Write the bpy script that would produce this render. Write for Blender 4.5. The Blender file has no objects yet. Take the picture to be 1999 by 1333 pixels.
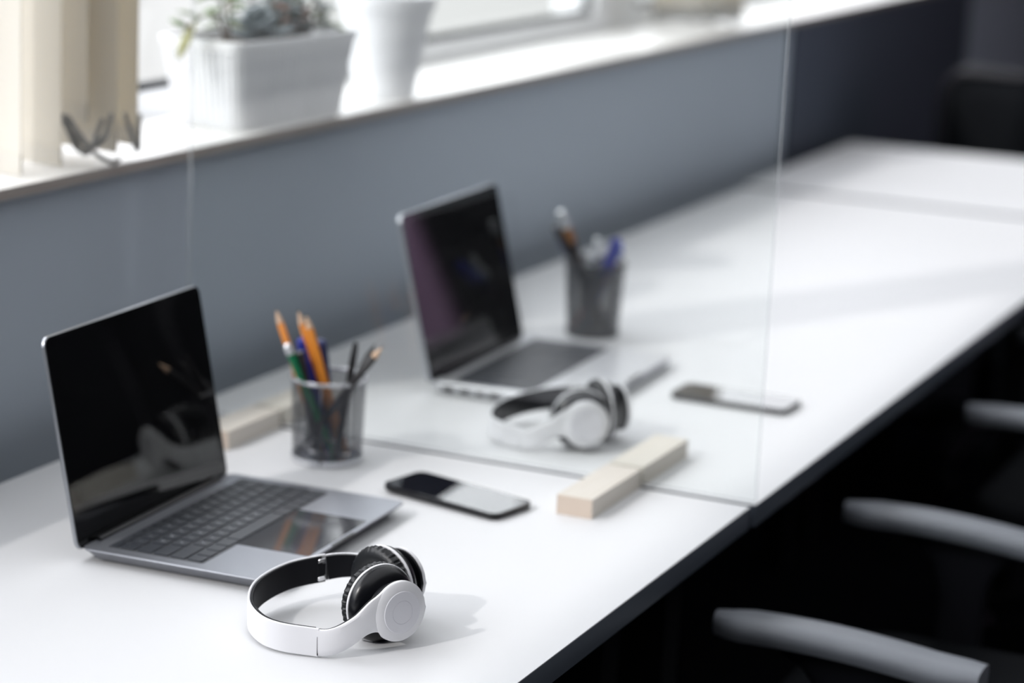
import bpy, bmesh, math, random
from math import sin, cos, pi, radians, sqrt
from mathutils import Vector, Matrix
random.seed(4)
SC = bpy.context.scene
COL = SC.collection
T = 0.74                       # height of the desk tops above the floor

# ------------------------------------------------------------------ camera
cam_d = bpy.data.cameras.new('camera'); cam = bpy.data.objects.new('camera', cam_d); COL.objects.link(cam)
SC.camera = cam
F_PX, YAW, PITCH, ROLL = 4742.6, radians(23.744), radians(12.851), radians(-2.653)
fw = Vector((cos(YAW)*cos(PITCH), sin(YAW)*cos(PITCH), -sin(PITCH)))
rt = Vector((sin(YAW), -cos(YAW), 0)); dn = fw.cross(rt)
r2 = cos(ROLL)*rt + sin(ROLL)*dn; d2 = -sin(ROLL)*rt + cos(ROLL)*dn
R3 = Matrix((r2, -d2, -fw)).transposed()
cam.matrix_world = Matrix.Translation((-2.45667, -0.78404, 0.75699 + T)) @ R3.to_4x4()
cam_d.sensor_width = 36.0; cam_d.lens = 36.0*F_PX/1999.0
cam_d.clip_start = 0.05; cam_d.clip_end = 200
cam_d.dof.use_dof = True; cam_d.dof.focus_distance = 2.15; cam_d.dof.aperture_fstop = 2.9

# ------------------------------------------------------------------ light
SC.view_settings.view_transform = 'Standard'; SC.view_settings.look = 'None'
SC.view_settings.exposure = -0.06; SC.view_settings.gamma = 1.0; SC.view_settings.use_curve_mapping = False
SC.cycles.use_denoising = True
SC.cycles.max_bounces = 10; SC.cycles.diffuse_bounces = 5; SC.cycles.glossy_bounces = 6
SC.cycles.transparent_max_bounces = 24; SC.cycles.sample_clamp_indirect = 8.0
SC.cycles.caustics_reflective = False; SC.cycles.caustics_refractive = False

W = bpy.data.worlds.new('daylight'); SC.world = W; W.use_nodes = True
wn = W.node_tree.nodes; wl = W.node_tree.links; wn.clear()
tc = wn.new('ShaderNodeTexCoord'); sx = wn.new('ShaderNodeSeparateXYZ'); rp = wn.new('ShaderNodeValToRGB')
bg = wn.new('ShaderNodeBackground'); wo = wn.new('ShaderNodeOutputWorld')
wl.new(tc.outputs['Generated'], sx.inputs[0]); wl.new(sx.outputs['Z'], rp.inputs[0])
SKY = 4.2
e = rp.color_ramp.elements
e[0].position = 0.0; e[0].color = (.233, .235, .234, 1)
e[1].position = 0.06; e[1].color = (.945, .963, 1.0, 1)
bg.inputs['Strength'].default_value = SKY
wl.new(rp.outputs[0], bg.inputs[0]); wl.new(bg.outputs[0], wo.inputs[0])

sun_d = bpy.data.lights.new('sun', 'SUN'); sun = bpy.data.objects.new('sun', sun_d); COL.objects.link(sun)
sun_d.energy = 1.32; sun_d.angle = radians(1.0); sun_d.color = (1.0, .965, .93)
sun.rotation_euler = Vector((1.28, -0.64, -1.0)).to_track_quat('-Z', 'Y').to_euler()
WINDOWS = [(-3.0, 1.95), (2.05, 4.40)]
for a, b in WINDOWS:
    ld = bpy.data.lights.new('window_portal', 'AREA'); lo = bpy.data.objects.new('window_portal', ld); COL.objects.link(lo)
    ld.shape = 'RECTANGLE'; ld.size = b-a; ld.size_y = 1.42; ld.cycles.is_portal = True
    lo.location = ((a+b)/2, 1.12, T + 1.02); lo.rotation_euler = Vector((0, -1, 0)).to_track_quat('-Z', 'Y').to_euler()

# added fill: one large unseen area light under the ceiling, over the desks
ld = bpy.data.lights.new('added_ceiling_fill', 'AREA'); lo = bpy.data.objects.new('added_ceiling_fill', ld); COL.objects.link(lo)
ld.shape = 'RECTANGLE'; ld.size = 6.0; ld.size_y = 2.8; ld.energy = .86*pi*16.8; ld.color = (.95, .965, 1.0)
lo.location = (.6, -.72, T + 2.0)

# added unseen spot, brightens the mauve panel mirrored in the silver laptop's screen
ld = bpy.data.lights.new('added_reflection_spot', 'SPOT'); lo = bpy.data.objects.new('added_reflection_spot', ld); COL.objects.link(lo)
ld.energy = 330; ld.spot_size = radians(60); ld.spot_blend = .4; ld.shadow_soft_size = .08
lo.location = (5.6, -2.65, T + 1.9); lo.rotation_euler = Vector((1.4, 0, -1.6)).to_track_quat('-Z', 'Y').to_euler()

# ------------------------------------------------------------------ helpers
class MB:
    def __init__(s): s.v = []; s.f = []; s.m = []
    def add(s, vs, fs, mi=0):
        o = len(s.v); s.v += [tuple(v) for v in vs]
        for f in fs: s.f.append(tuple(i+o for i in f)); s.m.append(mi)
    def box(s, x0, x1, y0, y1, z0, z1, mi=0):
        s.add([(x, y, z) for z in (z0, z1) for y in (y0, y1) for x in (x0, x1)],
              [(0, 2, 3, 1), (4, 5, 7, 6), (0, 1, 5, 4), (2, 6, 7, 3), (0, 4, 6, 2), (1, 3, 7, 5)], mi)
    def rings(s, loops, cap0=True, cap1=True, closed=True, mi=0):
        n = len(loops[0]); vs = [v for l in loops for v in l]; fs = []
        for k in range(len(loops)-1):
            for i in range(n if closed else n-1):
                j = (i+1) % n
                fs.append((k*n+i, k*n+j, (k+1)*n+j, (k+1)*n+i))
        if cap0: fs.append(tuple(range(n-1, -1, -1)))
        if cap1: fs.append(tuple((len(loops)-1)*n+i for i in range(n)))
        s.add(vs, fs, mi)
    def lathe(s, prof, seg=40, mtx=None, mi=0, mod=None):
        loops = []
        for r, z in prof:
            l = []
            for i in range(seg):
                a = 2*pi*i/seg; rr, zz = (r, z) if mod is None else mod(r, z, a)
                v = Vector((rr*cos(a), rr*sin(a), zz)); l.append(mtx @ v if mtx else v)
            loops.append(l)
        s.rings(loops, prof[0][0] > 1e-6 or True, prof[-1][0] > 1e-6 or True, mi=mi)
    def tube(s, pts, r, seg=10, mi=0, cap=True):
        pts = [Vector(p) for p in pts]; rs = r if isinstance(r, (list, tuple)) else [r]*len(pts); loops = []
        up = Vector((0, 0, 1))
        for i, p in enumerate(pts):
            t = (pts[min(i+1, len(pts)-1)] - pts[max(i-1, 0)]).normalized()
            if i == 0: a = t.cross(up if abs(t.z) < .9 else Vector((1, 0, 0))).normalized()
            else: a = (a - t*a.dot(t)).normalized()
            b = t.cross(a)
            loops.append([p + rs[i]*(cos(2*pi*k/seg)*a + sin(2*pi*k/seg)*b) for k in range(seg)])
        s.rings(loops, cap, cap, mi=mi)
    def slab(s, w, h, r, z0, z1, bev=.001, cx=0, cy=0, mi=0, seg=6, mtx=None, taper=0):
        def lp(ins, z):
            return [((mtx @ Vector((x+cx, y+cy, z))) if mtx else (x+cx, y+cy, z)) for x, y in rrect(w-2*ins, h-2*ins, max(r-ins, .0004), seg)]
        s.rings([lp(bev+taper, z0), lp(taper, z0+bev), lp(0, z1-bev), lp(bev*.3, z1-bev*.3), lp(bev, z1)], mi=mi)
    def blob(s, c, rx, ry, rz, mtx=None, seg=12, rg=8, mi=0, sq=1.0):
        loops = []
        for k in range(rg+1):
            th = pi*k/rg; l = []
            for i in range(seg):
                a = 2*pi*i/seg
                q = Vector((rx*max(sin(th), .01)**sq*cos(a), ry*max(sin(th), .01)**sq*sin(a), -rz*cos(th)))
                l.append(Vector(c) + ((mtx @ q) if mtx else q))
            loops.append(l)
        s.rings(loops, mi=mi)
    def build(s, name, mats, parent=None, smooth=True, ang=35):
        me = bpy.data.meshes.new(name); me.from_pydata([tuple(v) for v in s.v], [], s.f)
        if not isinstance(mats, (list, tuple)): mats = [mats]
        for m in mats: me.materials.append(m)
        me.polygons.foreach_set('material_index', s.m)
        bm = bmesh.new(); bm.from_mesh(me); bmesh.ops.recalc_face_normals(bm, faces=bm.faces); bm.to_mesh(me); bm.free()
        if smooth:
            me.polygons.foreach_set('use_smooth', [True]*len(me.polygons)); me.set_sharp_from_angle(angle=radians(ang))
            me.polygons.foreach_set('use_smooth', [len(p.vertices) <= 4 for p in me.polygons])
        me.update()
        o = bpy.data.objects.new(name, me); COL.objects.link(o)
        if parent: o.parent = parent
        return o
def rrect(w, h, r, seg=6):
    out = []
    for cx, cy, a0 in ((w/2-r, h/2-r, 0), (-w/2+r, h/2-r, 90), (-w/2+r, -h/2+r, 180), (w/2-r, -h/2+r, 270)):
        for i in range(seg+1):
            a = radians(a0 + 90*i/seg); out.append((cx+r*cos(a), cy+r*sin(a)))
    return out
def thing(name, label, cat, loc=(0, 0, 0), rz=0, group=None):
    o = bpy.data.objects.new(name, None); COL.objects.link(o); o.empty_display_size = .05
    o.location = loc; o.rotation_euler = (0, 0, rz); tag(o, label, cat, group); return o
def tag(o, label, cat, group=None):
    o['label'] = label; o['category'] = cat
    if group: o['group'] = group
    return o
def struct(o): o['kind'] = 'structure'; return o
def copy_tree(o, parent=None):
    c = o.copy(); COL.objects.link(c)
    if parent: c.parent = parent
    for ch in list(o.children): copy_tree(ch, c)
    return c
def catmull(pts, n=10):
    P = [Vector(p) for p in pts]; P = [2*P[0]-P[1]] + P + [2*P[-1]-P[-2]]; out = []
    for i in range(1, len(P)-2):
        for k in range(n):
            t = k/n; a, b, c, d = P[i-1:i+3]
            out.append(.5*((2*b) + (c-a)*t + (2*a-5*b+4*c-d)*t*t + (3*b-a-3*c+d)*t**3))
    out.append(P[-2]); return out

# ------------------------------------------------------------------ materials
def mat(name, col, rough=.5, metal=0, spec=.5, coat=0, trans=None, bump=None, grain=None):
    m = bpy.data.materials.new(name); m.use_nodes = True; n = m.node_tree.nodes; l = m.node_tree.links
    b = n['Principled BSDF']; b.inputs['Base Color'].default_value = (*col, 1)
    b.inputs['Roughness'].default_value = rough; b.inputs['Metallic'].default_value = metal
    b.inputs['Specular IOR Level'].default_value = spec
    if coat: b.inputs['Coat Weight'].default_value = coat; b.inputs['Coat Roughness'].default_value = .05
    t = n.new('ShaderNodeTexCoord')
    if grain:                                            # (second colour, scale xyz, noise scale)
        mp = n.new('ShaderNodeMapping'); mp.inputs['Scale'].default_value = grain[1]
        nz = n.new('ShaderNodeTexNoise'); nz.inputs['Scale'].default_value = grain[2]; nz.inputs['Detail'].default_value = 5
        mx = n.new('ShaderNodeMix'); mx.data_type = 'RGBA'
        mx.inputs['A'].default_value = (*col, 1); mx.inputs['B'].default_value = (*grain[0], 1)
        l.new(t.outputs['Object'], mp.inputs[0]); l.new(mp.outputs[0], nz.inputs['Vector'])
        l.new(nz.outputs['Fac'], mx.inputs['Factor']); l.new(mx.outputs['Result'], b.inputs['Base Color'])
    if bump:                                             # (scale, strength)
        nz = n.new('ShaderNodeTexNoise'); nz.inputs['Scale'].default_value = bump[0]
        bp = n.new('ShaderNodeBump'); bp.inputs['Strength'].default_value = bump[1]; bp.inputs['Distance'].default_value = .001
        l.new(t.outputs['Object'], nz.inputs['Vector']); l.new(nz.outputs['Fac'], bp.inputs['Height']); l.new(bp.outputs[0], b.inputs['Normal'])
    return m
def glassy(name, tint, f0=.04, scale=1.0):
    m = bpy.data.materials.new(name); m.use_nodes = True; n = m.node_tree.nodes; l = m.node_tree.links; n.clear()
    lw = n.new('ShaderNodeLayerWeight'); lw.inputs['Blend'].default_value = .5
    pw = n.new('ShaderNodeMath'); pw.operation = 'POWER'; pw.inputs[1].default_value = 5
    ma = n.new('ShaderNodeMath'); ma.operation = 'MULTIPLY_ADD'; ma.inputs[1].default_value = (1-f0)*scale; ma.inputs[2].default_value = f0*scale
    tr = n.new('ShaderNodeBsdfTransparent'); tr.inputs[0].default_value = (*tint, 1)
    gl = n.new('ShaderNodeBsdfGlossy'); gl.inputs['Roughness'].default_value = 0.0
    mx = n.new('ShaderNodeMixShader'); o = n.new('ShaderNodeOutputMaterial')
    l.new(lw.outputs['Facing'], pw.inputs[0]); l.new(pw.outputs[0], ma.inputs[0]); l.new(ma.outputs[0], mx.inputs[0])
    l.new(tr.outputs[0], mx.inputs[1]); l.new(gl.outputs[0], mx.inputs[2]); l.new(mx.outputs[0], o.inputs[0]); return m
def edge_glass(name):
    m = bpy.data.materials.new(name); m.use_nodes = True; n = m.node_tree.nodes; l = m.node_tree.links; n.clear()
    tr = n.new('ShaderNodeBsdfTransparent'); tr.inputs[0].default_value = (.93, .94, .95, 1)
    di = n.new('ShaderNodeBsdfDiffuse'); di.inputs[0].default_value = (.84, .86, .88, 1); ts = n.new('ShaderNodeBsdfTranslucent'); ts.inputs[0].default_value = (.84, .86, .88, 1)
    m1 = n.new('ShaderNodeMixShader'); m2 = n.new('ShaderNodeMixShader'); o = n.new('ShaderNodeOutputMaterial'); m1.inputs[0].default_value = .5; m2.inputs[0].default_value = .42
    l.new(di.outputs[0], m1.inputs[1]); l.new(ts.outputs[0], m1.inputs[2]); l.new(tr.outputs[0], m2.inputs[1]); l.new(m1.outputs[0], m2.inputs[2]); l.new(m2.outputs[0], o.inputs[0]); return m
def dusty(name):
    m = glassy(name, (.985, .995, .99), .032); n = m.node_tree.nodes; l = m.node_tree.links
    out = next(q for q in n if q.type == 'OUTPUT_MATERIAL'); src = out.inputs[0].links[0].from_socket
    t = n.new('ShaderNodeTexCoord'); mp = n.new('ShaderNodeMapping'); mp.inputs['Scale'].default_value = (1, 5, 5); nz = n.new('ShaderNodeTexNoise'); nz.inputs['Scale'].default_value = 1.0; nz.inputs['Detail'].default_value = 3; nz.inputs['Distortion'].default_value = 2.0
    mr = n.new('ShaderNodeMapRange'); mr.inputs['From Min'].default_value = .38; mr.inputs['From Max'].default_value = .68; mr.inputs['To Min'].default_value = .0005; mr.inputs['To Max'].default_value = .0045
    di = n.new('ShaderNodeBsdfDiffuse'); di.inputs[0].default_value = (.85, .88, .92, 1); mx = n.new('ShaderNodeMixShader')
    l.new(t.outputs['Object'], mp.inputs[0]); l.new(mp.outputs[0], nz.inputs['Vector']); l.new(nz.outputs['Fac'], mr.inputs[0]); l.new(mr.outputs[0], mx.inputs[0])
    l.new(src, mx.inputs[1]); l.new(di.outputs[0], mx.inputs[2]); l.new(mx.outputs[0], out.inputs[0]); return m
def translucent(name, col, amt=.5, through=None, rough=.8):
    m = mat(name, col, rough); n = m.node_tree.nodes; l = m.node_tree.links
    ts = n.new('ShaderNodeBsdfTranslucent'); ts.inputs[0].default_value = (*(through or col), 1)
    mx = n.new('ShaderNodeMixShader'); mx.inputs[0].default_value = amt
    l.new(n['Principled BSDF'].outputs[0], mx.inputs[1]); l.new(ts.outputs[0], mx.inputs[2])
    l.new(mx.outputs[0], n['Material Output'].inputs[0]); return m
M = dict(
    desk=mat('white_laminate', (.772, .777, .79), .50, spec=.12, bump=(900, .02)),
    edge=mat('anthracite_edge_band', (.085, .10, .125), .4),
    blackmetal=mat('black_powder_coat', (.012, .013, .015), .5),
    wall=mat('slate_wall_paint', (.44, .495, .56), .65, spec=.25, bump=(300, .05)),
    whitewall=mat('white_wall_paint', (.78, .78, .77), .8, spec=.2),
    darkwall=mat('charcoal_wall_paint', (.02, .021, .025), .9, spec=.05),
    ceil=mat('ceiling_paint', (.75, .75, .75), .9, spec=.1),
    shadepanel=mat('dark_wall_shade', (.075, .088, .115), .6, spec=.2),
    mauve=mat('mauve_reflection_paint', (.80, .50, .82), .6, spec=.2),
    carpet=mat('dark_carpet', (.012, .013, .016), .95, spec=.05, bump=(400, .4)),
    sill=mat('white_sill_top', (.84, .83, .81), .4), silledge=mat('sill_edge_stone', (.36, .32, .29), .6),
    frame=mat('white_window_frame', (.82, .83, .84), .35), gasket=mat('black_rubber', (.01, .012, .014), .6),
    pane=glassy('window_glass', (.98, .98, .985)), glass=dusty('partition_glass'),
    glassedge=edge_glass('polished_glass_edge'),
    pine=mat('pale_pine', (.77, .735, .68), .65, spec=.25, grain=((.68, .625, .545), (3, 60, 60), 3.0)),
    pine_end=mat('pine_end_grain', (.70, .60, .515), .7, spec=.2, grain=((.64, .53, .44), (60, 60, 60), 5.0)),
    alu=mat('space_grey_aluminium', (.32, .333, .37), .36, metal=.7), silver=mat('silver_aluminium', (.72, .73, .76), .33, metal=.55),
    lidback=mat('lid_aluminium', (.36, .375, .40), .3, metal=.8), lid2=mat('grey_lid_aluminium', (.46, .48, .52), .3, metal=.7), rim=mat('bright_lid_rim', (.55, .57, .60), .25, metal=.8),
    screen2=mat('matte_black_screen', (.003, .003, .0035), .03, spec=.16), lining=mat('black_band_padding', (.005, .0055, .008), .55, spec=.18), screen=mat('black_screen_glass', (.003, .003, .0035), .015, spec=.5), bezel=mat('black_plastic', (.012, .013, .016), .35),
    key=mat('black_key', (.030, .035, .046), .40, spec=.6), well=mat('keyboard_well', (.085, .09, .10), .45), legend=mat('key_legend', (.65, .68, .72), .5),
    pad=mat('trackpad_glass', (.075, .078, .086), .07, spec=.55), port=mat('port_black', (.02, .02, .02), .6),
    hpwhite=mat('white_gloss_plastic', (.82, .82, .85), .28), hpblack=mat('black_satin_plastic', (.005, .0055, .008), .28),
    hpdisc=mat('pearl_cap_plastic', (.78, .78, .83), .33), hpgroove=mat('pearl_groove', (.50, .50, .55), .4), hpring=mat('white_ring_plastic', (.85, .85, .88), .25),
    leather=mat('black_leatherette', (.005, .006, .008), .42, bump=(700, .15)), chrome=mat('bright_metal', (.8, .8, .82), .2, metal=1),
    phoneglass=mat('phone_screen_glass', (.006, .007, .012), .012, spec=.45), phonebody=mat('black_phone_body', (.012, .012, .014), .3),
    meshsilver=mat('silver_wire_mesh', (.11, .115, .13), .35, metal=.6), rimsilver=mat('silver_cup_rim', (.74, .75, .78), .22, metal=.8), meshdark=mat('dark_wire_mesh', (.012, .016, .026), .45, metal=.2),
    orange=mat('orange_pencil_paint', (.74, .26, .03), .35), wood=mat('sharpened_wood', (.74, .52, .36), .7), lead=mat('graphite', (.03, .03, .03), .4),
    blackpaint=mat('black_pencil_paint', (.014, .014, .016), .35), greypaint=mat('dark_grey_pencil_paint', (.06, .06, .065), .4),
    green=mat('green_pen_plastic', (.0, .26, .10), .25), clear=mat('clear_pen_end', (.75, .78, .80), .12), blue=mat('blue_pen_plastic', (.012, .025, .30), .3),
    navy=mat('navy_pen_plastic', (.012, .022, .11), .35), midblue=mat('mid_blue_pen_plastic', (.03, .10, .45), .3), red=mat('red_pencil_paint', (.45, .05, .04), .4),
    ferrule=mat('copper_ferrule', (.5, .22, .06), .3, metal=.6), brown=mat('dark_brown_handle', (.04, .02, .012), .4),
    blind=translucent('cream_blind_fabric', (.83, .82, .78), .34, (.80, .70, .50)), plasticgrey=mat('grey_plastic_weight', (.33, .33, .32), .5), beads=mat('grey_bead_chain', (.30, .30, .29), .4),
    ceramic=mat('white_planter', (.84, .85, .87), .45), soil=mat('potting_soil', (.05, .035, .025), .9, bump=(200, .5)),
    leafg=mat('jade_leaf', (.09, .15, .035), .4), leafy=mat('olive_leaf', (.20, .20, .06), .4), leafgrey=mat('grey_succulent_leaf', (.20, .24, .26), .55),
    leafdk=mat('dark_succulent_leaf', (.02, .05, .05), .45), leafpink=mat('pink_tipped_leaf', (.32, .17, .13), .5), stem=mat('brown_stem', (.12, .07, .04), .7),
    chairblack=mat('black_chair_plastic', (.016, .016, .021), .42, spec=.35), armpad=mat('sheen_grey_armrest', (.21, .225, .255), .42, spec=.6, grain=((.29, .31, .345), (20, 4, 20), 4.0)),  # arm pads: sky sheen on black plastic put into the grey base colour
    chairfab=mat('black_chair_fabric', (.008, .009, .011), .9, spec=.1, bump=(600, .4)), navyfab=mat('navy_chair_fabric', (.015, .035, .10), .85, spec=.15, bump=(600, .4)),
)

# ------------------------------------------------------------------ the room
def sbox(name, m, x0, x1, y0, y1, z0, z1):
    b = MB(); b.box(x0, x1, y0, y1, z0+T, z1+T); return struct(b.build(name, m, smooth=False))
X0, X1, Y0, WY = -4.2, 7.0, -4.6, 0.805
ZL = 1.67
sbox('floor', M['carpet'], X0-.2, X1+.2, Y0-.2, 1.12, -.84, -.74)
sbox('ceiling', M['ceil'], X0-.2, X1+.2, Y0-.2, 1.12, 2.02, 2.12)
sbox('wall_front', M['darkwall'], X0-.2, X0, Y0, 1.1, -.74, 2.02)
sbox('wall_back', M['darkwall'], X1, X1+.2, Y0, 1.1, -.74, 2.02)
sbox('wall_right', M['darkwall'], X0-.2, X1+.2, Y0-.2, Y0, -.74, 2.02)
b = MB(); e_ = [X0] + [q for w in WINDOWS for q in w] + [X1]
b.box(X0, X1, WY, 1.10, 0, .287+T, 0); b.box(X0, X1, WY, 1.10, ZL+T, 2.02+T, 1)
for k in range(0, len(e_), 2): b.box(e_[k], e_[k+1], .985, 1.10, .287+T, ZL+T, 1)
struct(b.build('wall_left', [M['wall'], M['whitewall']], smooth=False))
for k, (a, c) in enumerate(WINDOWS):
    b = MB(); y0, y1 = .985, 1.05; zb, zt = .300, ZL
    b.box(a, c, y0, y1, zb, zb+.035); b.box(a, c, y0, y1, zt-.05, zt)
    for xx in (a, c-.055): b.box(xx, xx+.055, y0, y1, zb+.035, zt-.05)
    o = b.build('window_%d' % (k+1), M['frame'], smooth=False); o.location = (0, 0, T); struct(o)
    g = MB(); z0, z1 = zb+.035, zt-.05; w = .010
    g.box(a+.055, c-.055, 1.0, 1.012, z0, z0+w); g.box(a+.055, c-.055, 1.0, 1.012, z1-w, z1)
    g.box(a+.055, a+.055+w, 1.0, 1.012, z0+w, z1-w); g.box(c-.055-w, c-.055, 1.0, 1.012, z0+w, z1-w)
    g.build('gasket', M['gasket'], o, smooth=False)
    p = MB(); p.add([(a+.06, 1.02, z0+.002), (c-.06, 1.02, z0+.002), (c-.06, 1.02, z1-.002), (a+.06, 1.02, z1-.002)], [(0, 1, 2, 3)])
    p.build('window_pane', M['pane'], o, smooth=False)
b = MB(); b.box(X0, X1, .79, .803, .2895, .3020, 1); b.box(X0, X1, .79, .803, .3020, .3023, 0)
b.box(X0, X1, .803, .984, .2895, .3023, 0)

o = b.build('trim_1', [M['sill'], M['silledge']], smooth=False); o.location = (0, 0, T); struct(o)

sbox('wall_shade_panel', M['shadepanel'], 2.56, 4.12, .7945, .8045, -.70, .2885)  # added panel; its dark colour stands in for the wall's drop in light

sbox('mauve_reflection_panel', M['mauve'], 6.96, 7.0, -2.92, -2.37, -.74, 1.45)  # unseen panel added for the purple stripe reflected in the silver laptop's screen

# ------------------------------------------------------------------ desks
def desk(label, x0, x1, y0, y1):
    t = thing('desk', label, 'desk', ((x0+x1)/2, (y0+y1)/2, 0)); w, d = x1-x0, y1-y0
    b = MB(); b.slab(w, d, .002, T-.0012, T, .0004, seg=2); b.build('desktop', M['desk'], t, ang=30)
    b = MB(); b.slab(w, d, .002, T-.026, T-.0012, .0003, seg=2); b.build('edge_band', M['edge'], t, ang=30)
    for y in (-d/2+.06, d/2-.10):
        b = MB(); b.box(-w/2+.05, w/2-.05, y, y+.04, T-.066, T-.0265); b.build('under_rail', M['blackmetal'], t, smooth=False)
    for sx_ in (-1, 1):
        for sy_ in (-1, 1):
            b = MB(); cx, cy = sx_*(w/2-.09), sy_*(d/2-.145); b.box(cx-.025, cx+.025, cy-.025, cy+.025, 0, T-.067)
            b.build('leg', M['blackmetal'], t, smooth=False)
    b = MB(); b.box(-w/2+.12, w/2-.12, d/2-.055, d/2-.04, .30, T-.03); b.build('modesty_panel', M['blackmetal'], t, smooth=False)
    return t
DD = .727
desk('white desk with dark edges nearest the viewer, carrying the grey laptop and sharp headphones', -1.60, -.0045, 0, DD)
desk('long middle white desk with dark edges, carrying the silver laptop and blurred headphones',   .0045, 2.116, -.003, DD+.008)
desk('empty white desk at the far end of the row before the black chair', 2.150, 2.905, -.65, .752)

# ------------------------------------------------------------------ glass partition in two wooden blocks
b = MB(); b.box(-.003, .003, -.004, DD-.003, .0045, .78, 0)
for i, f in enumerate(b.f[-6:]):
    if i in (0, 1, 2, 3): b.m[len(b.f)-6+i] = 1
o = b.build('glass_partition', [M['glass'], M['glassedge']], smooth=False); o.location = (0, 0, T)
tag(o, 'clear glass divider panel standing upright across the desks in two wooden blocks', 'glass panel')
def block(label, cx, cy, L, w, h, rz=0):
    b = MB(); s = .0032
    prof = [(-L/2, 0), (L/2, 0), (L/2, h), (s-cx, h), (s-cx, .004), (-s-cx, .004), (-s-cx, h), (-L/2, h)]
    n = len(prof)
    b.add([(x, -w/2, z) for x, z in prof] + [(x, w/2, z) for x, z in prof],
          [(0, 7, 6, 5), (0, 5, 4, 1), (4, 3, 2, 1)] + [tuple(n+i for i in f) for f in ((0, 5, 6, 7), (0, 1, 4, 5), (4, 1, 2, 3))])
    for i in range(n):
        j = (i+1) % n; b.add([(prof[i][0], -w/2, prof[i][1]), (prof[j][0], -w/2, prof[j][1]), (prof[j][0], w/2, prof[j][1]), (prof[i][0], w/2, prof[i][1])],
                             [(0, 1, 2, 3)], 1 if i in (1, 7) else 0)
    bm_o = b.build('wooden_block', [M['pine'], M['pine_end']], smooth=False)
    bm = bmesh.new(); bm.from_mesh(bm_o.data); bmesh.ops.remove_doubles(bm, verts=bm.verts, dist=1e-5)
    bmesh.ops.recalc_face_normals(bm, faces=bm.faces); bm.to_mesh(bm_o.data); bm.free()
    bm_o.location = (cx, cy, T+.0002); tag(bm_o, label, 'wooden block')
block('pale wooden block across the desk seam, in front of the black phone', 0.001, .151, .294, .041, .0215)
block('pale wooden block holding the glass behind the silver pencil cup', .012, .612, .27, .040, .0215)

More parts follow.
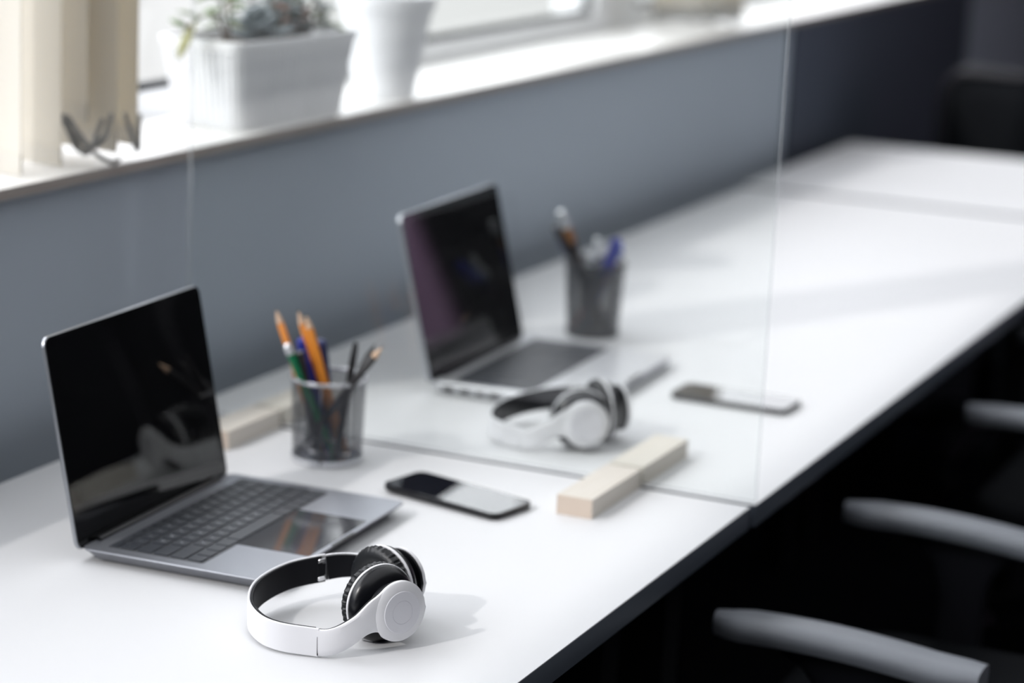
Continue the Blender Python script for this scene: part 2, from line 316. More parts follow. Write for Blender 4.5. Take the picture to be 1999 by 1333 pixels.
# ------------------------------------------------------------------ laptops
def laptop(label, loc, rz, Wd, D, H, tilt, body, lidrim, ports, fine):
    t = thing('laptop', label, 'laptop', loc, rz)
    b = MB(); b.slab(Wd, D, .011, .0015, H, .0012, Wd/2, -D/2, taper=.013 if not ports else .004); base = b.build('base', body, t)
    b = MB()
    for x in (.03, Wd-.03):
        for y in (-.03, -D+.03):
            b = MB(); b.lathe([(.006, 0), (.007, .0006), (.007, .003)], 12, Matrix.Translation((x, y, 0))); b.build('rubber_foot', M['bezel'], t)
    kw, kh = Wd*.905, D*.50; kx, ky = (Wd-kw)/2, -.022-kh
    b = MB(); b.slab(kw, kh, .004, H-.001, H+.00025, .0002, Wd/2, ky+kh/2); kb = b.build('keyboard', M['well'] if fine else M['key'], t)
    rows = [[1]*14, [1]*13+[1.55], [1.55]+[1]*13, [1.85]+[1]*11+[1.85], [2.4]+[1]*10+[2.4], [1, 1, 1, 1.25, 5.3, 1.25, 1, .95, .95, .95]]
    rh = [.55, 1, 1, 1, 1, 1]; yy = -.0235; uh = (kh-.003)/sum(rh); legs = ['', '`1234567890-=', '\tQWERTYUIOP[]\\', '\tASDFGHJKL;\'', '\tZXCVBNM,./', '']
    allk = MB(); spots = []
    for ri, row in enumerate(rows):
        ux = (kw-.003)/sum(row); xx = kx+.0015; hgt = uh*rh[ri]
        for ci, u in enumerate(row):
            w = ux*u; cx, cy = xx+w/2, yy-hgt/2
            if fine:
                k = MB(); k.slab(w-.0026, hgt-.0026, .0016, 0, .0013, .0003, seg=3); ko = k.build('key', M['key'], kb); ko.location = (cx, cy, H+.0002)
            else: allk.slab(w-.0026, hgt-.0026, .0016, H, H+.0013, .0003, cx, cy, seg=2)
            ch = legs[ri][ci] if ci < len(legs[ri]) else ''
            if fine and ch.strip(): spots.append((ch, cx, cy))
            xx += w
        yy -= hgt
    if not fine: allk.build('key_field', M['key'], kb)
    if spots:
        L = MB(); cu = bpy.data.curves.new('legend', 'FONT'); cu.size = .0052; cu.align_x = 'CENTER'; cu.align_y = 'CENTER'
        tmp = bpy.data.objects.new('legend', cu); COL.objects.link(tmp)
        for ch, cx, cy in spots:
            cu.body = ch; dg = bpy.context.evaluated_depsgraph_get(); dg.update(); me = tmp.evaluated_get(dg).to_mesh()
            L.add([(v.co.x+cx, v.co.y+cy, H+.00155) for v in me.vertices], [tuple(p.vertices) for p in me.polygons]); tmp.evaluated_get(dg).to_mesh_clear()
        bpy.data.objects.remove(tmp); bpy.data.curves.remove(cu)
        L.build('key_legends', M['legend'], kb, smooth=False)
    tw, th = Wd*(.44 if fine else .34), D*(.385 if fine else .34)
    b = MB(); b.slab(tw, th, .003, H-.0005, H+.0003, .0002, Wd/2, -D+.006+th/2); b.build('trackpad', M['pad'] if fine else body, t)
    b = MB(); b.slab(.05, .004, .0015, H-.002, H+.0001, .0003, Wd/2, -D+.0015); b.build('opening_notch', M['bezel'], t)
    if ports:
        for py, pw, pz in ((-.022, .014, .0035), (-.045, .012, .003), (-.066, .009, .003), (-.086, .013, .003), (-.108, .007, .0035)):
            b = MB(); b.slab(pw, pz*1.3, .001, -.0006, .0012, .0002, mtx=Matrix.Translation((0, py, H*.5)) @ Matrix.Rotation(-pi/2, 4, 'Y') @ Matrix.Rotation(pi/2, 4, 'Z'))
            b.build('port', M['port'], t)
    b = MB(); b.tube([(.03, -.003, H-.001), (Wd-.03, -.003, H-.001)], .0045, 12); b.build('hinge', M['bezel'], t)
    lid = bpy.data.objects.new('lid', None)
    R = Matrix.Translation((0, .001, H-.004)) @ Matrix.Rotation(pi/2-tilt, 4, 'X')      # lid plane: x across, y up along the lid, z towards the viewer... 
    b = MB(); lt = .0048 if fine else .0065
    b.slab(Wd, D, .010, -lt, 0, .0012, Wd/2, D/2, mtx=R); lid = b.build('lid', lidrim, t)
    b = MB(); b.slab(Wd-.0022, D-.0022, .009, 0, .0006, .0003, Wd/2, D/2, mtx=R); b.build('screen', M['screen'] if fine else M['screen2'], lid)
    b = MB(); b.slab(.022, .0075, .0006, -lt-.0003, -lt+.0002, .0001, Wd/2, D/2, mtx=R); 
    return t
laptop('grey laptop with black screen and chiclet keyboard, behind the sharp white headphones', (-.5528, .5037, T), .0440, .3060, .2124, .0152, radians(11.0), M['alu'], M['lidback'], False, True)
laptop('silver laptop with black screen behind the glass, beside the blurred headphones', (.2478, .5140, T), .0385, .3164, .218, .017, radians(13.6), M['silver'], M['lid2'], True, False)

# ------------------------------------------------------------------ phones
def phone(label, loc, rz, L=.157, Wd=.071, H=.0078):
    t = thing('smartphone', label, 'phone', loc, rz)
    b = MB(); b.slab(L, Wd, .011, 0, H-.0009, .0022, seg=8); body = b.build('phone_body', M['phonebody'], t)
    b = MB(); b.slab(L-.001, Wd-.001, .0105, H-.0010, H, .0009, seg=8); b.build('phone_screen', M['phoneglass'], t)
    b = MB(); b.slab(.009, .0026, .001, 0, .0004, .0001, mtx=Matrix.Translation((L/2+.0001, 0, H*.45)) @ Matrix.Rotation(pi/2, 4, 'Y') @ Matrix.Rotation(pi/2, 4, 'Z')); b.build('charging_port', M['port'], t)
    for sx_ in (-.02, .03):
        b = MB(); b.slab(.016, .0026, .0012, 0, .0005, .0002, mtx=Matrix.Translation((sx_, -Wd/2, H*.5)) @ Matrix.Rotation(pi/2, 4, 'X')); b.build('side_button', M['phonebody'], t)
    return t
ph = phone('black phone on the near desk between the grey laptop and wooden block', (-.1600, .2830, T+.0015), -1.785)
ph.rotation_euler = (0, .0157, -1.785)
b = MB(); b.slab(.020, .011, .005, -.0022, .0005, .0003, -.062, .022); b.build('camera_bump', M['phonebody'], ph)
phone('black phone on the middle desk seen partly through the glass edge', (.4330, .1700, T+.0001), -1.58)

# ------------------------------------------------------------------ headphones
def headphones():
    t = thing('headphones', 'sharp white and black headphones lying on the near desk beside the grey laptop', 'headphones', (-.612, .120, T))
    O = Vector((-.612, .120, 0))
    pts = [(-.6635, .1775, .0145), (-.6700, .2130, .0155), (-.6610, .2390, .0165), (-.6350, .2640, .0185), (-.5965, .2780, .0225), (-.5560, .2700, .0285), (-.5300, .2425, .0350)]
    path = [p-O for p in catmull(pts, 10)]
    up = Vector((-.02, .0, 1)).normalized()
    def strip(path, hh, o0, o1, bev=.0008):
        loops = []
        for i, p in enumerate(path):
            tg = (path[min(i+1, len(path)-1)]-path[max(i-1, 0)]).normalized(); n = up.cross(tg).normalized()      # outward or inward: fixed below
            n = -n if n.dot(p-(Vector((-.60, .19, .02))-O)) < 0 else n
            u = tg.cross(n); u = u if u.z > 0 else -u
            q = []
            for a, c in ((o0, -hh+bev), (o0+bev, -hh), (o1-bev, -hh), (o1, -hh+bev), (o1, hh-bev), (o1-bev, hh), (o0+bev, hh), (o0, hh-bev)): q.append(p+n*a+u*c)
            loops.append(q)
        m = MB(); m.rings(loops); return m
    strip(path, .0133, 0, .0026).build('headband', M['hpwhite'], t)
    strip(path[1:-1], .0128, -.0032, 0).build('headband_lining', M['lining'], t)
    def lerp(a, b, f): return a+(b-a)*f
    def side(p0, tdir, cap, nrm, dz):
        # arm: a spoon shaped strip from the slider to the round cap; nrm = outward normal of the cap
        nrm = nrm.normalized(); upc = (Vector((0, 0, 1))-nrm*nrm.z).normalized(); tc_ = upc.cross(nrm); tc_ = tc_ if tc_.dot(cap-p0) > 0 else -tc_
        L = (cap-p0).length; R_ = .0278
        c0, c3 = p0, cap-tc_*.020; c1 = p0+tdir.normalized()*L*.30; c2 = c3-tc_*L*.22; cen = []
        for k in range(21):
            f = k/20; g = 1-f; cen.append(c0*g**3+3*c1*g*g*f+3*c2*g*f*f+c3*f**3)
        for k in range(1, 25): cen.append(c3+tc_*(.020+R_)*k/24)
        acc = [0]
        for i in range(1, len(cen)): acc.append(acc[-1]+(cen[i]-cen[i-1]).length)
        sc = acc[-1]-R_
        def half(s):
            neck = lerp(.0122, .0108, min(s/(sc*.5), 1)); d = s-sc
            cir = sqrt(max(R_*R_-d*d, 0))
            if d >= -.0215: return max(cir, .0006)
            f = max(0, min(1, (s-(sc-.044))/(.044-.0215))); f = f*f*(1.6-.6*f)
            return lerp(neck, sqrt(R_*R_-.0215**2), f)
        def shell(o0, o1, ins, dome):
            loops = []
            for i, p in enumerate(cen):
                tg = (cen[min(i+1, len(cen)-1)]-cen[max(i-1, 0)]).normalized()
                n = (up.cross(tg)); n = n if n.dot(nrm) > 0 else -n; n.normalize()
                f = max(0, min(1, (acc[i]/sc))); n = (n*(1-f)+nrm*f); n = (n-tg*n.dot(tg)).normalized()
                u = tg.cross(n); u = u if u.z > 0 else -u
                h = max(half(acc[i])-ins, .0004); q = []
                for a, c in ((o0, -1), (lerp(o0, o1, .7), -1), (o1, -.90), (o1+dome, -.45), (o1+dome, 0), (o1+dome, .45), (o1, .90), (lerp(o0, o1, .7), 1), (o0, 1)): q.append(p+n*a+u*c*h)
                loops.append(q)
            m = MB(); m.rings(loops); return m
        arm = shell(-.0004, .0030, 0, .0006).build('arm', M['hpwhite'], t)
        shell(-.0034, -.0004, .0006, 0).build('arm_lining', M['lining'], arm)
        Q = Matrix((tc_, upc, nrm)); Q.transpose(); Q = Q.to_4x4(); Q = Matrix.Translation(cap) @ Q
        d = MB(); d.lathe([(.0276, .0016), (.0275, .0028), (.0262, .0040), (.0200, .0060), (0, .0060)], 64, Q); d.build('cap_cone', M['hpwhite'], arm)
        d = MB(); d.lathe([(.0194, .0056), (.0193, .0064), (.0189, .0067), (0, .0067)], 64, Q); disc = d.build('cap_disc', M['hpdisc'], arm)
        g = MB(); g.tube([Q @ Vector((0.0106*cos(2*pi*i/48), 0.0106*sin(2*pi*i/48), .00668)) for i in range(49)], .00016, 6, cap=False); g.build('button_ring', M['hpgroove'], disc)
        # slider joint
        n = up.cross(tdir).normalized(); n = n if n.dot(nrm) > 0 else -n
        j = MB(); Qs = Matrix((tdir.normalized(), up, n)); Qs.transpose(); Qs = Matrix.Translation(p0) @ Qs.to_4x4()
        j.slab(.0013, .0175, .0005, -.0030, .0032, .0003, cy=-.0028, mtx=Qs); j.build('slider_gap', M['hpblack'], t)
        for s_ in (-1, 1):
            j = MB(); j.slab(.007, .0042, .0015, -.0044, -.0030, .0004, cx=-.006, cy=s_*.0088, mtx=Qs); j.build('slider_rivet', M['chrome'], t)
        j = MB(); j.slab(.008, .0115, .001, -.0040, -.0031, .0003, cx=-.006, mtx=Qs); j.build('slider_plate', M['lining'], t)
        # ear cup
        e0 = bpy.data.objects.new('ear_cup', None)
        Q = Q @ Matrix.Translation((0, 0, dz)); c = MB(); c.lathe([(0, .003), (.0215, .003), (.0220, -.0060), (.0262, -.0078), (.0305, -.0100), (.0335, -.0132), (.0348, -.0170), (.0350, -.0192), (0, -.0192)], 56, Q); cup = c.build('ear_cup', M['hpblack'], t)
        c = MB(); c.lathe([(.0340, -.0190), (.0358, -.0192), (.0361, -.0202), (.0361, -.0212), (.0356, -.0220), (.0340, -.0221)], 56, Q); c.build('trim_ring', M['hpring'], cup)
        c = MB()
        def wr(r, z, a):
            w = sin(40*a)+.6*sin(67*a+1); k = max(0, 1-abs(z+.0265)/.006)
            return r+.0009*w*k, z
        c.lathe([(.0330, -.0220), (.0352, -.0232), (.0360, -.0256), (.0358, -.0285), (.0345, -.0310), (.0315, -.0330), (.0275, -.0338), (.0235, -.0330), (.0200, -.0305), (.0185, -.0275), (.0180, -.0255), (0, -.0255)], 180, Q, mod=wr)
        c.build('ear_cushion', M['leather'], cup)
    tn = (path[0]-path[1]).normalized(); tf = (path[-1]-path[-2]).normalized()
    side(path[0], tn, Vector((-.6085, .1275, .0365))-O, Vector((-.47, -.88, .04)), -.0085)
    side(path[-1], tf, Vector((-.5235, .1665, .0375))-O, Vector((.95, -.30, .05)), -.002)
    return t
hp = headphones()
hp2 = copy_tree(hp); hp2.location = (.0845, .2330, T); hp2.rotation_euler = (0, 0, radians(-28))
hp2['label'] = 'blurred white and black headphones behind the glass, in front of the silver laptop'
hp['group'] = hp2['group'] = 'white and black headphones'

# ------------------------------------------------------------------ pen cups and what stands in them
def cup(label, c, r0, r1, H, wire, rim, dw):
    t = thing('pen_cup', label, 'pen cup', (c[0], c[1], T))
    m = MB(); n, k = 84, 34
    for s_ in (1, -1):                                    # two families of diagonal flat wires make the expanded mesh
        for i in range(n):
            L = [[], []]
            for j in range(k+1):
                f = j/k; r = r0+(r1-r0)*f; z = .003+(H-.005)*f; a = 2*pi*(i/n+s_*f*.32); da = dw/r
                for q, d in ((0, -da), (1, da)): L[q].append((r*cos(a+d), r*sin(a+d), z))
            vs = L[0]+L[1]; m.add(vs, [(j, j+1, k+2+j, k+1+j) for j in range(k)])
    m.build('mesh_wall', wire, t)
    b = MB(); b.lathe([(0, .0005), (r0+.0005, .0005), (r0+.0012, .002), (r0+.0012, .0075), (r0-.0006, .0075), (r0-.0008, .0028), (0, .0028)], 56); b.build('base_plate', rim if wire is M['meshsilver'] else wire, t)
    b = MB(); pts = [((r1)*cos(2*pi*i/56), (r1)*sin(2*pi*i/56), H-.002) for i in range(57)]; b.tube(pts, .0022, 10, cap=False); b.build('rim', rim, t)
    for a in (.3,):
        b = MB(); b.tube([((r0+.0008)*cos(a+pi), (r0+.0008)*sin(a+pi), .003), ((r1+.0008)*cos(a+pi), (r1+.0008)*sin(a+pi), H-.003)], .0012, 6); b.build('side_seam', wire, t)
    return t
cup('silver wire mesh pen cup with orange pencils, on the near desk', (-.094, .479), .0395, .0425, .0985, M['meshsilver'], M['rimsilver'], .00048)
cup('dark wire mesh pen cup with blue pens, behind the silver laptop keyboard', (.690, .476), .0365, .0425, .1065, M['meshdark'], M['meshdark'], .00072)
def stick(name, label, cat, a, tip, parts):
    """parts: (part name, fraction start, fraction end, radius start, radius end, material, sides)"""
    a = Vector(a); tip = Vector(tip); t = thing(name, label, cat, (a.x, a.y, a.z+T)); d = tip-a
    t.rotation_mode = 'QUATERNION'; t.rotation_quaternion = d.to_track_quat('Z', 'Y'); L = d.length
    for nm, f0, f1, ra, rb, m, sd in parts:
        b = MB(); b.lathe([(ra*.8, f0*L), (ra, f0*L+.0006), (rb, f1*L-.0006), (rb*.8, f1*L)], sd); b.build(nm, M[m], t, ang=25)
    return t
def pencil(label, a, tip, paint, tipm='wood'):
    return stick('pencil', label, 'pencil', a, tip, [('shaft', 0, .90, .0043, .0043, paint, 6), ('sharpened_point', .90, .98, .0042, .0012, tipm, 12), ('lead', .98, 1, .0010, .0003, 'lead', 8)])
pencil('leftmost orange pencil in the silver cup, leaning left above the green pen', (-.0937, .4835, .006), (-.1135, .5397, .1716), 'orange')
pencil('orange pencil leaning behind the other upright orange pencil in the silver cup', (-.0800, .4680, .006), (-.1165, .5095, .1753), 'orange')
pencil('front upright orange pencil in the middle of the silver cup', (-.0890, .4569, .006), (-.1293, .4921, .1747), 'orange')
stick('pen', 'green pen with a clear end at the left of the silver cup', 'pen', (-.0900, .4720, .006), (-.1415, .5090, .1396), [('barrel', 0, .915, .0046, .0046, 'green', 14), ('clear_end', .915, .985, .0048, .0044, 'clear', 14), ('end_plug', .985, 1, .0042, .0026, 'chrome', 12)])
stick('marker', 'thick bright blue marker standing in the silver cup', 'marker', (-.0890, .4790, .0065), (-.1090, .5080, .1415), [('barrel', 0, .55, .0068, .0068, 'blue', 18), ('cap', .55, .97, .0074, .0072, 'blue', 18), ('cap_end', .97, 1, .0070, .0036, 'blue', 16)])
stick('marker', 'dark navy marker at the back of the silver cup behind the orange pencils', 'marker', (-.0700, .4860, .0065), (-.0980, .4895, .1395), [('barrel', 0, .55, .0068, .0068, 'navy', 18), ('cap', .55, .97, .0074, .0072, 'navy', 18), ('cap_end', .97, 1, .0070, .0036, 'navy', 16)])
stick('marker', 'black marker in the silver cup between the green pen and blue marker', 'marker', (-.1000, .4880, .0065), (-.1290, .4985, .1300), [('barrel', 0, .6, .0055, .0055, 'blackpaint', 16), ('cap', .6, 1, .0058, .0050, 'blackpaint', 16)])
stick('pen', 'upright black pen at the right side of the silver cup', 'pen', (-.1068, .4600, .006), (-.1099, .4382, .1455), [('barrel', 0, .8, .0040, .0040, 'blackpaint', 14), ('cap', .8, .985, .0044, .0030, 'blackpaint', 14), ('cap_end', .985, 1, .0028, .0016, 'blackpaint', 10)])
pencil('dark grey pencil with dark tip leaning right in the silver cup', (-.0800, .4980, .006), (-.1000, .4190, .1440), 'greypaint', 'lead')
pencil('black pencil with pale wooden tip leaning farthest right in the silver cup', (-.1050, .5110, .006), (-.1148, .4016, .1473), 'blackpaint')
def clip(label, p, rz, tilt):
    b = MB(); a = .0042; L = .026
    P = [(-a, -.008, 0), (-a, L-.012, 0), (0, L-.008, 0), (a, L-.012, 0), (a, -.010, .0006), (.0008, -.0135, .0006), (-a*.6, -.009, .001), (-a*.6, .008, .001), (0, .0115, .001), (a*.6, .008, .001), (a*.6, -.004, .001)]
    b.tube(catmull(P, 5), .0006, 6); o = b.build('paper_clip', M['chrome'], None); o.location = (p[0], p[1], p[2]+T); o.rotation_euler = (tilt, .3, rz); tag(o, label, 'paper clip', 'paper clips inside the silver pen cup')
for k, (dx, dy, z) in enumerate(((-.022, .012, .016), (-.027, -.008, .014), (-.012, -.022, .015), (-.024, .002, .028), (-.016, -.014, .027), (.004, -.028, .015))):
    clip('shiny metal paper clip lying at the bottom inside the silver mesh cup', (-.094+dx, .479+dy, z), k*1.3, .5-.2*k)
stick('paintbrush', 'dark brush handle with silver tip and copper band in the dark cup', 'brush', (.7097, .4700, .006), (.6462, .5160, .1802), [('handle', 0, .74, .0050, .0074, 'brown', 14), ('ferrule', .74, .86, .0074, .0068, 'ferrule', 14), ('silver_tip', .86, 1, .0068, .0060, 'clear', 14)])
stick('marker', 'black marker leaning far left in the dark cup', 'marker', (.7000, .4550, .006), (.6327, .5178, .1615), [('barrel', 0, .6, .0050, .0050, 'blackpaint', 14), ('cap', .6, 1, .0055, .0050, 'blackpaint', 14)])
stick('pen', 'blue capped dark pen low at the left of the dark cup', 'pen', (.7180, .4600, .006), (.6439, .5112, .1387), [('barrel', 0, .82, .0044, .0044, 'blackpaint', 14), ('cap', .82, 1, .0056, .0052, 'blue', 14)])
stick('pen', 'silver ended pen standing in the middle of the dark cup', 'pen', (.6861, .4880, .006), (.6553, .4611, .1465), [('barrel', 0, .78, .0042, .0042, 'navy', 14), ('silver_end', .78, 1, .0050, .0048, 'clear', 14)])
stick('pen', 'short silver pen below the taller silver one in the dark cup', 'pen', (.7000, .4800, .006), (.6563, .4700, .1220), [('barrel', 0, .74, .0040, .0040, 'blackpaint', 14), ('silver_end', .74, 1, .0046, .0046, 'clear', 14)])
stick('pen', 'bright blue pen leaning right in the dark cup', 'pen', (.6817, .4900, .006), (.6614, .4333, .1452), [('barrel', 0, .7, .0044, .0044, 'navy', 14), ('cap', .62, 1, .0088, .0082, 'blue', 16)])
stick('pen', 'mid blue pen beside the bright blue one in the dark cup', 'pen', (.7050, .4930, .006), (.6790, .4360, .1330), [('barrel', 0, .75, .0044, .0044, 'midblue', 14), ('cap', .68, 1, .0084, .0078, 'midblue', 16)])
stick('pen', 'red pen with white cap leaning farthest right in the dark cup', 'pen', (.6830, .5060, .006), (.6810, .4280, .1310), [('barrel', 0, .84, .0040, .0040, 'red', 14), ('cap', .84, 1, .0050, .0048, 'hpwhite', 14)])

# ------------------------------------------------------------------ window sill: planter, pot, blinds
SZ = .3025
def planter():
    t = thing('planter_box', 'white ribbed rectangular planter of succulents on the window sill', 'planter', (.398, .860, SZ+T), -.075)
    L0, L1, W0, W1, H = .245, .290, .108, .128, .118
    def outline(L, Wd, rib):
        n = 640; base = rrect(L, Wd, .016, 8); pts = []; per = 0; seg = []
        for i in range(len(base)):
            a, b_ = base[i], base[(i+1) % len(base)]; d = math.dist(a, b_); seg.append((per, d, a, b_)); per += d
        for k in range(n):
            s = per*k/n
            for st, d, a, b_ in seg:
                if st <= s <= st+d+1e-9 and d > 0:
                    f = (s-st)/d; x, y = a[0]+(b_[0]-a[0])*f, a[1]+(b_[1]-a[1])*f; break
            ln = math.hypot(x, y) or 1; g = 1+rib*(1 if k % 8 < 4 else 0)/ln*(1); pts.append((x*g, y*g))
        return pts
    b = MB(); lp = []
    for f, ins, rib in ((0, .002, 0), (.02, 0, .0032), (.86, 0, .0032), (.88, 0, .0034), (.90, -.003, 0), (.985, -.0035, 0), (1, -.002, 0), (1, .003, 0), (.88, .004, 0)):
        lp.append([(x, y, f*H) for x, y in outline(L0+(L1-L0)*f-2*ins, W0+(W1-W0)*f-2*ins, rib)])
    b.rings(lp, True, True); b.build('planter_body', M['ceramic'], t, ang=50)
    b = MB(); b.slab(L1-.022, W1-.022, .012, H*.88+.0005, H*.90, .001); b.build('soil', M['soil'], t)
    return t
pl = planter()
def leafm(b, p, d, L, w, th, mi, curl=.25):
    d = Vector(d).normalized(); side = d.cross(Vector((0, 0, 1))); side = side.normalized() if side.length > .01 else Vector((1, 0, 0)); nn = side.cross(d)
    loops = []
    for k in range(8):
        f = k/7; ww = w*(sin(pi*min(1, .06+f*.94))**.7+.03) * (1 if f < .97 else .4); c = Vector(p)+d*L*f - Vector((0, 0, 1))*curl*L*f*f
        loops.append([c+side*ww*.5*cos(2*pi*i/8)+nn*th*.5*sin(2*pi*i/8)*(ww/w) for i in range(8)])
    b.rings(loops, mi=mi)
def local(x, y, z=0):
    a = -.075; return (.398+x*cos(a)-y*sin(a), .860+x*sin(a)+y*cos(a), SZ+T+.1065+z)
# trailing jade plant at the left end
t = thing('trailing_succulent', 'green trailing plant drooping over the left end of the ribbed planter', 'plant', local(-.105, -.02))
b = MB(); s = MB()
for (ax, ay, az), lv in (((-.075, .02, .028), 5), ((-.035, .03, .06), 6), ((.01, .01, .085), 6), ((-.05, -.03, .05), 5)):
    P = catmull([(0, 0, 0), (ax*.4, ay*.4, az*.9+.02), (ax, ay, az)], 6); s.tube(P, .0018, 6)
    for k in range(lv):
        q = P[min(len(P)-1, int((k+1.5)/(lv+.5)*(len(P)-1)))]; a = random.uniform(0, 2*pi)
        leafm(b, q, (cos(a), sin(a), random.uniform(.0, .7)), random.uniform(.026, .036), .019, .005, random.choice((0, 0, 1)))
leafm(b, (-.048, .012, .042), (-.65, .25, -.1), .020, .006, .004, 0, .4)
leafm(b, (-.062, .015, .036), (-.45, .2, -.85), .050, .023, .008, 1, .1)
leafm(b, (-.030, -.01, .05), (-.8, .2, .35), .040, .018, .005, 0, .5)
s.build('stems', M['stem'], t); b.build('foliage', [M['leafg'], M['leafy']], t)
t = thing('rosette_succulent', 'large grey leaved succulent in the middle left of the ribbed planter', 'plant', local(-.045, -.022))
b = MB()
for k in range(16):
    a = k*2.399+.6; e2 = .2+k*.085; leafm(b, (0, 0, .004+.0015*k), (cos(a)*cos(e2), sin(a)*cos(e2), sin(e2)), .062-.0022*k, .036-.001*k, .010, 0, .1)
b.build('foliage', M['leafgrey'], t)
t = thing('dark_succulent', 'dark bushy succulent with pink tips in the centre of the planter', 'plant', local(.025, -.01))
b = MB(); s = MB()
for k in range(22):
    x, y = random.uniform(-.042, .042), random.uniform(-.035, .03); h = random.uniform(.02, .07); s.tube([(x*.4, y*.4, 0), (x, y, h)], .002, 6)
    for q in range(9):
        a = q*2.4; leafm(b, (x, y, h*(.25+.75*q/8)), (cos(a), sin(a), .5), random.uniform(.012, .020), .008, .005, random.choice((0, 0, 1, 2)))
s.build('stems', M['stem'], t); b.build('foliage', [M['leafdk'], M['leafgrey'], M['leafpink']], t)
t = thing('green_succulent', 'upright olive green succulent at the right end of the planter', 'plant', local(.098, .005))
b = MB(); s = MB()
for k in range(13):
    x, y = random.uniform(-.035, .03), random.uniform(-.03, .03); h = random.uniform(.03, .09); s.tube([(x*.4, y*.4, 0), (x, y, h)], .002, 6)
    for q in range(7):
        a = q*2.4+k; leafm(b, (x, y, h*(.2+.8*q/6)), (cos(a), sin(a), .6), random.uniform(.018, .028), .011, .005, random.choice((0, 1, 2)))
leafm(b, (.02, -.03, .02), (.3, -.7, -.1), .045, .012, .005, 0, .4)
s.build('stems', M['stem'], t); b.build('foliage', [M['leafg'], M['leafgrey'], M['leafdk']], t)

t = thing('flower_pot', 'plain white round tapered flower pot on the sill right of the planter', 'flower pot', (.738, .846, SZ+T))
b = MB(); b.lathe([(0, 0), (.040, 0), (.0435, .003), (.0665, .128), (.0705, .130), (.0725, .150), (.0705, .152), (.0675, .150), (.062, .118), (0, .118)], 64); b.build('pot_body', M['ceramic'], t)
b = MB(); b.lathe([(0, .1185), (.0615, .1185), (.0615, .124), (0, .127)], 40); b.build('soil', M['soil'], t)

def blind(label, x0, vanes, chains):
    t = thing('vertical_blind', label, 'blind', (x0, .87, SZ+T))
    b = MB(); b.box(-.16, .16, -.03, .03, ZL-SZ-.05, ZL-SZ-.006); b.build('headrail', M['frame'], t, smooth=False)
    for (x, y0, y1, dx, zb) in vanes:
        v = MB(); L = []
        for k in range(9):
            f = k/8; L.append((x+dx*f+.006*sin(pi*f), y0+(y1-y0)*f))
        th = .0006; lo = [[(px-th, py, zb) for px, py in L]+[(px+th, py, zb) for px, py in reversed(L)], [(px-th, py, ZL-SZ-.05) for px, py in L]+[(px+th, py, ZL-SZ-.05) for px, py in reversed(L)]]
        v.rings(lo); vo = v.build('vane', M['blind'], t)
        w = MB(); w.rings([[(px+(-.0018 if s_ < 0 else .0018), py, zz) for s_, P in ((-1, L), (1, list(reversed(L)))) for px, py in P] for zz in (zb-.001, zb+.022)]); w.build('bottom_weight', M['plasticgrey'] if chains == 2 else M['blind'], vo)
    for pts in CH[label[:4]]:
        b = MB(); P = catmull(pts, 14)
        for q in P[::1]: b.blob(q, .0032, .0032, .0032, seg=6, rg=4)
        b.tube(P, .0008, 5); b.build('bead_chain', M['beads'], t)
CH = {'crea': [[(-.056, -.040, .060), (-.044, -.055, .020), (-.020, -.074, .034)], [(-.052, -.046, .058), (-.036, -.068, .020), (-.012, -.078, .004), (-.004, -.084, .006)], [(.030, -.070, .055), (.045, -.078, .012), (.062, -.070, .050)], [(-.047, -.036, .058), (-.030, -.055, .014), (-.012, -.066, .052)], [(-.050, -.030, .056), (-.036, -.06, .026), (-.016, -.070, .030), (-.006, -.074, .058)]],
      'far ': [[(-.09, .0, .05), (-.06, -.02, .008), (-.03, -.03, .05)], [(-.03, -.03, .05), (.0, -.045, .008), (.03, -.05, .05)], [(-.06, -.01, .06), (-.03, -.04, .02), (.02, -.045, .06)]]}
blind('cream vertical blind stacked at the left end of the window sill', -.055, [(-.150, -.050, .040, 0, .004), (-.066, -.046, .080, 0, .004), (-.022, -.052, .075, .01, .050), (.004, -.076, .050, .012, .014), (.045, -.078, .045, .006, .018)], 1)
blind('far cream vertical blind with grey weights beyond the flower pot', 2.235, [(-.07, .0, .10, 0, .012), (-.03, -.025, .09, .01, .012), (.01, -.04, .08, .01, .012), (.05, -.05, .07, .01, .012)], 2)

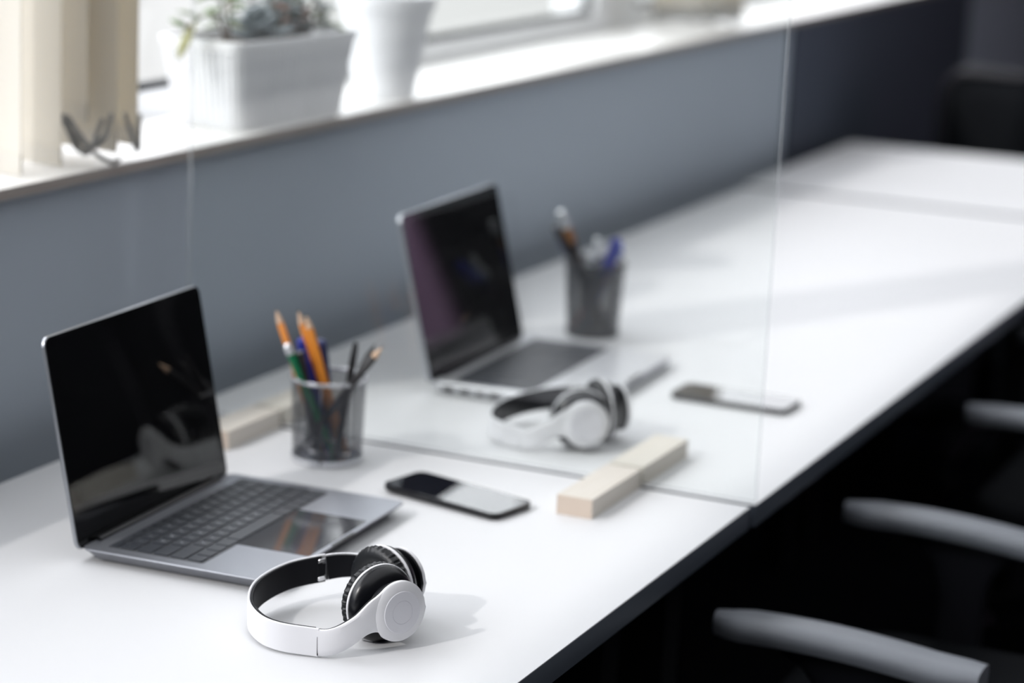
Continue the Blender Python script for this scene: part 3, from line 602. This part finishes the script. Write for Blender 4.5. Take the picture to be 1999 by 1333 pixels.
# ------------------------------------------------------------------ office chairs
def chair(label, loc, rz, fabric='chairfab', back_h=.42):
    t = thing('office_chair', label, 'chair', loc, rz)
    b = MB(); b.slab(.48, .46, .10, .43, .50, .025, 0, .0); b.build('seat', M[fabric], t)
    b = MB(); b.slab(.30, .30, .05, .40, .4305, .005); b.build('seat_plate', M['chairblack'], t)
    # backrest: rounded frame with a woven panel
    Qb = Matrix.Translation((0, -.275, .52)) @ Matrix.Rotation(pi/2+.10, 4, 'X')
    o = rrect(.47, back_h, .07, 8); fr = MB(); P = [Qb @ Vector((x, y+back_h/2, .03*(x/.235)**2)) for x, y in o]; fr.tube(P+[P[0]], .016, 10, cap=False); fo = fr.build('back_frame', M['chairblack'], t)
    pn = MB(); n = len(o); cen = Qb @ Vector((0, back_h/2, 0)); vs = [cen]; fs = []
    for k, g in enumerate((.33, .66, .98)):
        for x, y in o: vs.append(Qb @ Vector((x*g, y*g+back_h/2, .03*(x*g/.235)**2)))
    for i in range(n):
        j = (i+1) % n; fs.append((0, 1+i, 1+j))
        for k in range(2): fs.append((1+k*n+i, 1+k*n+j, 1+(k+1)*n+j, 1+(k+1)*n+i)[::-1])
    pn.add(vs, fs); po = pn.build('back_panel', M['chairfab'], t); md = po.modifiers.new('thick', 'SOLIDIFY'); md.thickness = .006
    b = MB(); b.tube([(0, -.10, .415), (0, -.27, .415), (0, -.31, .46), (0, -.305, .62)], .022, 10); b.build('back_bar', M['chairblack'], t)
    for s in (-1, 1):
        lo = []
        for k in range(17):                               # arched pad, blunt at both ends
            f = k/16; y = .230-.290*f; w = .030*(sqrt(min(1, .12+f*8)))*(1 if f < .95 else .88); z = .643+.005*sin(pi*min(1, f*1.15+.05))-.009*f*f
            lo.append([(s*.240+w*px, y, z+pz) for px, pz in ((-1, -.010), (-.92, -.017), (.92, -.017), (1, -.010), (1, -.004), (.86, .003), (.4, .006), (-.4, .006), (-.86, .003), (-1, -.004))])
        m = MB(); m.rings(lo); m.build('arm_pad', M['armpad'], t, ang=60)
        m = MB(); lo = []
        for z, hw in ((.634, .105), (.622, .085), (.605, .055), (.585, .038), (.56, .030), (.50, .028), (.42, .028)):
            lo.append([(s*.242+px*.012, .075+hw*py, z) for px, py in rrect(2, 2, .6, 4)])
        m.rings(lo); m.build('arm_bracket', M['chairblack'], t)
        m = MB(); m.tube([(s*.246, .075, .425), (s*.20, .075, .412), (s*.11, .06, .412)], .017, 10); m.build('arm_tube', M['chairblack'], t)
    m = MB(); m.lathe([(.030, .10), (.030, .25), (.018, .252), (.018, .415)], 20); m.build('gas_column', M['chairblack'], t)
    for k in range(5):
        a = 2*pi*k/5+.3; e = Vector((cos(a), sin(a), 0)); m = MB(); m.tube([e*.02+Vector((0, 0, .115)), e*.15+Vector((0, 0, .105)), e*.31+Vector((0, 0, .075))], [.024, .02, .014], 10); lg = m.build('base_leg', M['chairblack'], t)
        m = MB(); Qc = Matrix.Translation(e*.31+Vector((0, 0, .030))) @ Matrix.Rotation(a, 4, 'Z') @ Matrix.Rotation(pi/2, 4, 'X'); m.lathe([(.010, -.022), (.028, -.021), (.030, -.018), (.030, .018), (.028, .021), (.010, .022)], 20, Qc); m.tube([e*.31+Vector((0, 0, .058)), e*.31+Vector((0, 0, .080))], .006, 8); m.build('caster', M['bezel'], lg)
    return t
ch = chair('black office chair with grey arm pads drawn up to the nearest desk seam', (.138, -.232, 0), 0)
c2 = chair('black office chair at the middle desk, only one arm tip in view', (1.205, -.240, 0), 0)
c3 = chair('office chair with navy seat tucked under the far part of the middle desk', (1.79, -.18, 0), 0, 'navyfab')
c4 = chair('black office chair with rounded backrest beyond the far end of the desks', (3.02, .42, 0), radians(90), back_h=.36)
